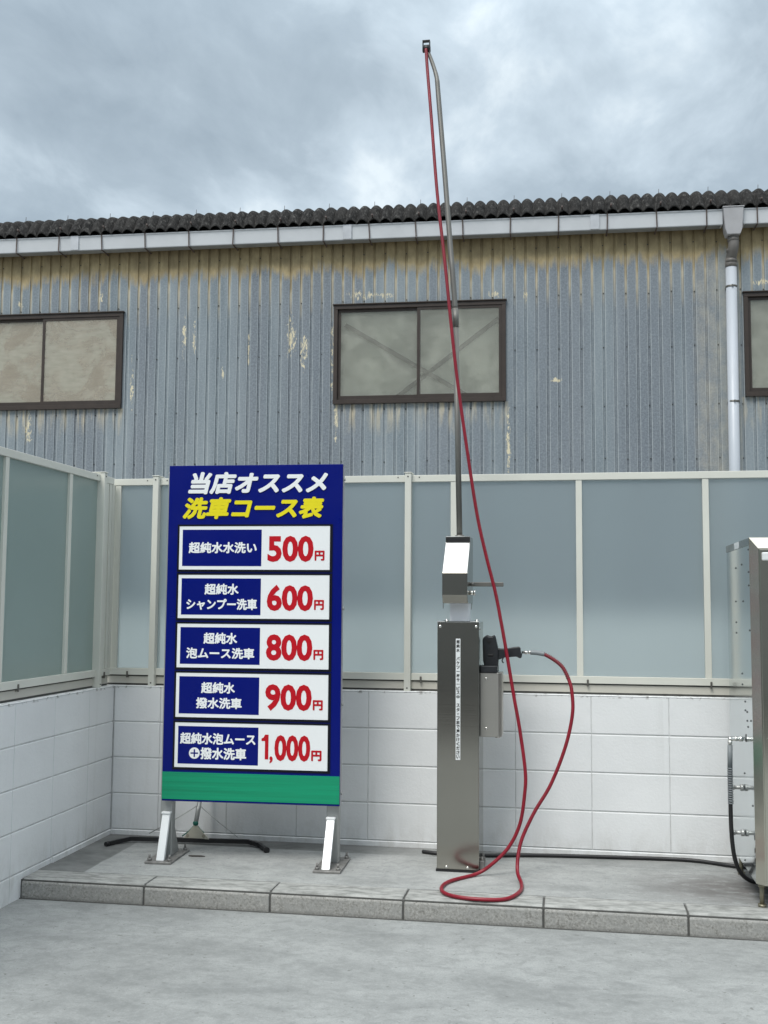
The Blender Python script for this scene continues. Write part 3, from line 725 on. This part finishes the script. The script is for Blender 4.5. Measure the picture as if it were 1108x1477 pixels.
# red hose --------------------------------------------------------
A_ = [(1.812, -0.214, 4.534), (1.821, -0.226, 4.418), (1.849, -0.262, 4.114), (1.889, -0.312, 3.668), (1.935, -0.352, 3.283), (1.971, -0.374, 2.94), (2.004, -0.378, 2.647), (2.051, -0.384, 2.309), (2.107, -0.39, 1.944), (2.154, -0.396, 1.729), (2.201, -.404, 1.543), (2.23, -.418, 1.398), (2.253, -.431, 1.273), (2.273, -.443, 1.159), (2.298, -.458, 1.014), (2.326, -.474, 0.861), (2.352, -.496, 0.669), (2.349, -.508, 0.562), (2.327, -.523, 0.424), (2.276, -.536, 0.317), (2.202, -.545, 0.239), (2.124, -.555, 0.186)]
G_ = [(2.014, -.696, .1815), (1.982, -.817, .1820), (2.006, -.925, .1825), (2.084, -.985, .1825), (2.200, -.998, .1825), (2.289, -.965, .1825), (2.339, -.832, .182), (2.341, -.700, .183), (2.318, -.60, .212)]
B_ = [(2.319, -.560, .278), (2.3385, -.535, .3595), (2.396, -.51, .479), (2.475, -.485, .610), (2.546, -.462, .789), (2.581, -.44, .944), (2.579, -.42, 1.051), (2.565, -.405, 1.108), (2.536, -.390, 1.167), (2.494, -.378, 1.204), (2.44, -.368, 1.233), (2.379, -.361, 1.240)]
HS = empty('pressure_hose', (1.98, -.82, LZ), label='long red rubber hose hanging from the boom tip and looped on the kerb', cat='hose')
def H(p): return (p[0]-1.98, p[1]+.82, p[2]-LZ)
MB().tube([H(p) for p in A_+G_+B_[:-1]], .0087, 14, 8).build('hose_line', M['hose'], HS)
sp = MB(); P = catmull([Vector(H(p)) for p in B_[7:]], 14)
for i in range(0, 40):
    a, b = P[min(i+3, len(P)-2)], P[min(i+4, len(P)-1)]
    if i % 2 == 0 and i < 40: sp.cyl(a, a+(b-a)*.55, .0108, 12)
sp.build('guard_coil', simple('coil_guard', (.16, .05, .055), .4, .4), HS)
MB().tube([H(p) for p in [(2.446, -.369, 1.232), (2.41, -.364, 1.238), (2.376, -.361, 1.240)]], .0120, 14, 6).build('sleeve', M['greyhose'], HS)
MB().cyl(H((2.332, -.36, 1.239)), H((2.376, -.361, 1.240)), .0062, 12).cyl(H((2.346, -.36, 1.239)), H((2.360, -.36, 1.2395)), .0095, 6).cyl(H((2.366, -.36, 1.2395)), H((2.378, -.361, 1.240)), .0088, 14).build('coupling', M['chrome'], HS)

# black water pipe along the wall foot
MB().tube([(1.80, -.13, LZ+.010), (1.881, -.157, LZ+.010), (2.0, -.165, LZ+.010), (2.113, -.158, LZ+.010), (2.30, -.115, LZ+.010), (2.485, -.085, LZ+.010), (2.862, -.055, LZ+.010), (3.064, -.045, LZ+.010), (3.185, -.052, LZ+.010), (3.283, -.089, LZ+.010), (3.364, -.132, LZ+.011), (3.60, -.20, LZ+.012)], .0100, 12, 6).build(
    'water_pipe', M['rubber'], label='thin black hose lying along the foot of the back wall', cat='hose')

# ================================================================== STEEL CABINET AT THE RIGHT EDGE
CB = empty('machine_cabinet', (3.36, -.88, LZ), label='tall stainless steel machine cabinet on bolt feet at the right edge', cat='cabinet')
cb = MB()
cz0, cz1 = .108, 1.612
cb.box(.001, .74, .0, .70, cz0, cz1-.034, .001)
body = cb.build('cabinet_body', M['cab'], CB)
# front: frame chamfered towards the door
fr = bmesh.new()
o_ = [(0., -.001, cz0), (.74, -.001, cz0), (.74, -.001, cz1), (0., -.001, cz1)]
i_ = [(.032, -.045, cz0+.002), (.70, -.045, cz0+.002), (.70, -.045, cz1-.050), (.032, -.045, cz1-.050)]
b_ = [(0., .0, cz0), (.74, .0, cz0), (.74, .0, cz1), (0., .0, cz1)]
O1 = [fr.verts.new(p) for p in o_]; I1 = [fr.verts.new(p) for p in i_]
for i in range(4): fr.faces.new((O1[i], O1[(i+1) % 4], I1[(i+1) % 4], I1[i]))
fr.faces.new(I1)
MB().add(fr).build('front_frame', M['cabf'], CB)
MB().box(.037, .70, -.0495, -.0455, cz0+.01, cz1-.056, .001).build('door', M['cabf'], CB)
MB().box(-.001, .74, .002, .71, cz1-.0338, cz1, .002).build('top_tray', simple('tray_steel', (.22, .25, .26), .3, .8), CB)
MB().box(-.0025, -.0011, .28, .42, cz1-.033, cz1-.002).build('white_tab', M['capwhite'], CB)
MB().box(.045, .16, -.066, -.050, cz1-.105, cz1-.068, .006, seg=3).build('white_plate', M['capwhite'], CB)  # small white rounded plate on the cabinet front
MB().cyl((.05, -.052, .735), (.12, -.075, .742), .003, 8).build('lever', M['chrome'], CB)
rvm = simple('rivet', (.12, .13, .13), .4, .6)
for y, z in ((.02, 1.56), (.03, 1.46), (.03, 1.40), (.22, 1.50), (.40, 1.49), (.20, 1.33), (.42, 1.33), (.42, 1.23), (.42, 1.18), (.03, 1.2), (.27, .995), (.27, .945), (.2, .872), (.15, .83), (.2, .832), (.05, .80), (.15, .79), (.13, .765), (.26, .54), (.05, .43), (.30, .14), (.03, .18)):
    MB().ball((-.0005, y, z), .0048, (.5, 1, 1)).build('rivet', rvm, CB)
sl = MB().box(-.0008, .0006, .19, .205, .69, .725)
for z in (.19, .235, .29): sl.box(-.0008, .0006, .01, .02, z, z+.02)
sl.build('slot', M['rubber'], CB)
for y in (.04, .62):
    for x in (.03, .70):
        MB().cyl((x, y-.0, .012), (x, y, cz0-.001), .010, 12).cyl((x, y, .0005), (x, y, .013), .019, 6).cyl((x, y, .085), (x, y, .097), .0165, 6).build('bolt_foot', M['brass'], CB)
wh = MB().cyl((.10, .06, .055), (.10, .06, .055+.0001), .001, 6)
wh = MB().cyl((.085, .09, .052), (.115, .09, .052), .050, 24)
cst = wh.build('caster', M['rubber'], CB)
MB().cyl((.080, .09, .052), (.084, .09, .052), .030, 20).box(.078, .122, .05, .14, .093, .107, .003).build('wheel_hub', M['capwhite'], cst)
# pipe stubs on the side
for z in (.470, .265):
    MB().cyl((-.045, .29, z), (.0, .29, z), .0085, 14).cyl((-.050, .29, z), (-.042, .29, z), .0115, 14).cyl((-.016, .29, z), (-.001, .29, z), .0155, 14).build('pipe_stub', M['galv'], CB)
# side outlet with hanging black hose
CH = empty('outlet_hose', (3.30, -.62, .29), label='black hose with grey spring sleeve hanging from the brass outlet of the steel cabinet', cat='hose')
def J(p): return (p[0]-3.30, p[1]+.62, p[2]-.29)
MB().cyl(J((3.359, -.62, .868)), J((3.300, -.62, .866)), .0085, 14).cyl(J((3.355, -.62, .868)), J((3.338, -.62, .867)), .0125, 6).cyl(J((3.332, -.62, .868)), J((3.318, -.62, .867)), .0110, 14).cyl(J((3.2985, -.62, .872)), J((3.2985, -.62, .835)), .0075, 14).cyl(J((3.2985, -.62, .858)), J((3.2985, -.62, .842)), .0105, 6).ball(J((3.299, -.62, .866)), .0098).build('elbow_coupling', M['chrome'], CH)
MB().cyl(J((3.2985, -.62, .838)), J((3.2965, -.62, .735)), .0115, 16).build('sleeve', M['greyhose'], CH)
cz = MB()
for i in range(16): cz.cyl(J((3.2965, -.62, .735-.0105*i)), J((3.2963, -.62, .735-.0105*i-.0062)), .0128, 14)
cz.build('spring_guard', M['greyhose'], CH)
MB().tube([J(p) for p in [(3.2965, -.62, .74), (3.2955, -.62, .57), (3.2965, -.62, .47), (3.302, -.61, .39), (3.313, -.60, .32), (3.335, -.585, .262), (3.372, -.56, .222), (3.42, -.52, .20), (3.50, -.44, .19)]], .0098, 12, 6).build('hose_line', M['rubber'], CH)

# ================================================================== FLOOR SQUEEGEE
SQ = empty('floor_squeegee', (.56, -.14, LZ), label='wide black floor squeegee with green handle leaning behind the price board', cat='squeegee')
def Q(p): return (p[0]-.56, p[1]+.14, p[2]-LZ)
def bar(pts, h, w_):
    g = bmesh.new(); rings = []
    for i, p in enumerate(pts):
        p = Vector(p); t_ = (Vector(pts[min(i+1, len(pts)-1)])-Vector(pts[max(i-1, 0)])).normalized(); n_ = t_.cross(Vector((0, 0, 1))).normalized()*w_/2
        rings.append([g.verts.new(p+n_+Vector((0, 0, -h/2))), g.verts.new(p+n_+Vector((0, 0, h/2))), g.verts.new(p-n_+Vector((0, 0, h/2))), g.verts.new(p-n_+Vector((0, 0, -h/2)))])
    for a, b in zip(rings, rings[1:]):
        for k_ in range(4): g.faces.new((a[k_], a[(k_+1) % 4], b[(k_+1) % 4], b[k_]))
    g.faces.new(rings[0]); g.faces.new(rings[-1][::-1]); return g
bl = MB().add(bar([Q(p) for p in [(.118, -.300, LZ+.012), (.140, -.25, LZ+.013), (.205, -.185, LZ+.020), (.54, -.165, LZ+.022), (.85, -.140, LZ+.022), (.93, -.185, LZ+.016), (.985, -.265, LZ+.013)]], .022, .018))
bl.build('blade', M['rubber'], SQ)
MB().cyl(Q((.985, -.268, LZ+.013)), Q((.997, -.282, LZ+.013)), .016, 14).cyl(Q((.118, -.296, LZ+.013)), Q((.112, -.312, LZ+.012)), .013, 12).build('end_cap', M['rubber'], SQ)
MB().prism([(-.068, .030), (.080, .030), (.008, .105), (-.006, .105)], 'y', -.028, -.022, .001).build('bracket', M['beige'], SQ)
for hx in (-.042, .048): MB().cyl((hx, -.029, .046), (hx, -.0285, .046), .0095, 14).build('bracket_hole', M['beige_d'], SQ)
MB().ball((.001, -.024, .112), .016, (1, .8, .9)).tube([(-.004, -.024, .105), (-.035, -.024, .07), (-.075, -.020, .040)], .0035, 8, 4).tube([(.006, -.024, .105), (.03, -.024, .08), (.05, -.022, .062)], .003, 8, 4).build('green_collar', M['greenpl'], SQ)
MB().cyl((.001, -.022, .112), (.008, .015, .225), .0125, 16).build('socket', M['galv'], SQ)
MB().cyl((.008, .014, .222), (.030, .112, .86), .0115, 16).build('handle', M['greenpl'], SQ)
MB().tube([(.006, .000, .205), (-.13, -.01, .12), (-.265, -.020, .046)], .0026, 8, 0).build('stay_wire', M['galv'], SQ)
MB().tube([(.010, .000, .205), (.12, -.0, .12), (.235, -.012, .046)], .0026, 8, 0).build('stay_wire', M['galv'], SQ)

# small scrap on the ledge
g = bmesh.new()
P_ = [(-.045, -.006), (-.02, -.016), (.02, -.012), (.045, .0), (.02, .012), (-.02, .010), (-.042, .005)]
MB().prism([(.665+a, -.43+b) for a, b in P_], 'z', LZ+.001, LZ+.005, .001).build('leaf_scrap', M['dirt'], label='small dark flat scrap lying on the concrete between the sign posts', cat='debris')

# ================================================================== LIGHT, SKY, CAMERA
SUN_EL, SUN_AZ = 52, 200   # high, behind and slightly left of the viewpoint
world = bpy.data.worlds.new('World'); scene.world = world; world.use_nodes = True
nt = world.node_tree; nt.nodes.clear()
def wn(t_, **k):
    n_ = nt.nodes.new(t_)
    for a, v in k.items(): setattr(n_, a, v)
    return n_
lk = nt.links.new
tc = wn('ShaderNodeTexCoord'); sep = wn('ShaderNodeSeparateXYZ'); lk(tc.outputs['Generated'], sep.inputs[0])
def wm(op, a, b=0.):
    n_ = wn('ShaderNodeMath', operation=op)
    for i, v in enumerate((a, b)):
        if isinstance(v, (int, float)): n_.inputs[i].default_value = v
        else: lk(v, n_.inputs[i])
    return n_.outputs[0]
den = wm('ADD', wm('MAXIMUM', sep.outputs[2], 0.), .22)
cmb = wn('ShaderNodeCombineXYZ'); lk(wm('DIVIDE', sep.outputs[0], den), cmb.inputs[0]); lk(wm('DIVIDE', sep.outputs[1], den), cmb.inputs[1])
def wnoise(sc, det, dist, loc, rough=.55, stretch=(1, 1, 1), rz=0.):
    mp = wn('ShaderNodeMapping'); lk(cmb.outputs[0], mp.inputs[0]); mp.inputs['Location'].default_value = loc; mp.inputs['Scale'].default_value = stretch; mp.inputs['Rotation'].default_value = (0, 0, rz)
    n_ = wn('ShaderNodeTexNoise'); lk(mp.outputs[0], n_.inputs['Vector']); n_.inputs['Scale'].default_value = sc; n_.inputs['Detail'].default_value = det
    n_.inputs['Distortion'].default_value = dist; n_.inputs['Roughness'].default_value = rough; return n_.outputs[0]
c1 = wnoise(2.1, 6, .15, (2.9, 1.7, 0), .50, (1, .75, 1), .4); c2 = wnoise(6.5, 6, .3, (5, 3, 0), .6, (1, .6, 1), .7)
cl = wm('ADD', wm('MULTIPLY', c1, .72), wm('MULTIPLY', c2, .28))
rp = wn('ShaderNodeValToRGB'); lk(cl, rp.inputs[0]); e = rp.color_ramp.elements
e[0].position = .37; e[0].color = (.205, .255, .30, 1); e[1].position = .64; e[1].color = (.54, .605, .645, 1)
m_ = e.new(.50); m_.color = (.29, .35, .40, 1); m_ = e.new(.58); m_.color = (.40, .47, .525, 1)
# brighter towards the zenith, as an overcast sky is
mr = wn('ShaderNodeMapRange'); lk(sep.outputs[2], mr.inputs[0]); mr.inputs[1].default_value = .45; mr.inputs[2].default_value = 1.; mr.inputs[3].default_value = 1.; mr.inputs[4].default_value = 2.4
sky = wn('ShaderNodeTexSky', sky_type='NISHITA', sun_disc=False); sky.sun_elevation = R(SUN_EL); sky.sun_rotation = R(SUN_AZ)
bg1 = wn('ShaderNodeBackground'); lk(sky.outputs[0], bg1.inputs[0]); bg1.inputs[1].default_value = .006
neu = wn('ShaderNodeMix', data_type='RGBA'); mr2 = wn('ShaderNodeMapRange'); lk(sep.outputs[2], mr2.inputs[0]); mr2.inputs[1].default_value = .5; mr2.inputs[2].default_value = .85
lk(mr2.outputs[0], neu.inputs[0]); lk(rp.outputs[0], neu.inputs[6]); neu.inputs[7].default_value = (.535, .56, .57, 1)
bg2 = wn('ShaderNodeBackground'); lk(neu.outputs[2], bg2.inputs[0]); lk(mr.outputs[0], bg2.inputs[1])
ad = wn('ShaderNodeAddShader'); lk(bg1.outputs[0], ad.inputs[0]); lk(bg2.outputs[0], ad.inputs[1])
wo = wn('ShaderNodeOutputWorld'); lk(ad.outputs[0], wo.inputs[0])

sun = bpy.data.lights.new('sun', 'SUN'); sun.energy = 1.5; sun.angle = R(25); sun.color = (1., .97, .92)
so = bpy.data.objects.new('sun', sun); COL.objects.link(so)
az = R(SUN_AZ); el_ = R(SUN_EL)
d = Vector((math.sin(az)*math.cos(el_), math.cos(az)*math.cos(el_), math.sin(el_)))
so.rotation_euler = (-d).to_track_quat('-Z', 'Y').to_euler(); so.location = (0, -8, 12)

cam = bpy.data.cameras.new('camera'); co = bpy.data.objects.new('camera', cam); COL.objects.link(co)
yaw, pitch, roll = R(9.75), R(4.88), R(.41)
cy, sy, cp_, sp_, cr, sr = math.cos(yaw), math.sin(yaw), math.cos(pitch), math.sin(pitch), math.cos(roll), math.sin(roll)
F = Vector((-sy*cp_, cy*cp_, sp_)); Rt = Vector((cy, sy, 0)); U = Rt.cross(F)
Rr, Ur = cr*Rt+sr*U, cr*U-sr*Rt
mw = Matrix((Rr, Ur, -F)).transposed().to_4x4(); mw.translation = (2.57, -5.888, 1.477); co.matrix_world = mw
cam.sensor_fit = 'VERTICAL'; cam.sensor_height = 36; cam.lens = 1556/1477*36; cam.clip_end = 500; cam.clip_start = .05
scene.camera = co
vs = scene.view_settings; vs.view_transform = 'Standard'; vs.look = 'None'; vs.exposure = .60; vs.gamma = 1
scene.render.engine = 'CYCLES'
scene.cycles.max_bounces = 8; scene.cycles.transparent_max_bounces = 12
scene.cycles.use_denoising = True; scene.cycles.sample_clamp_indirect = 6
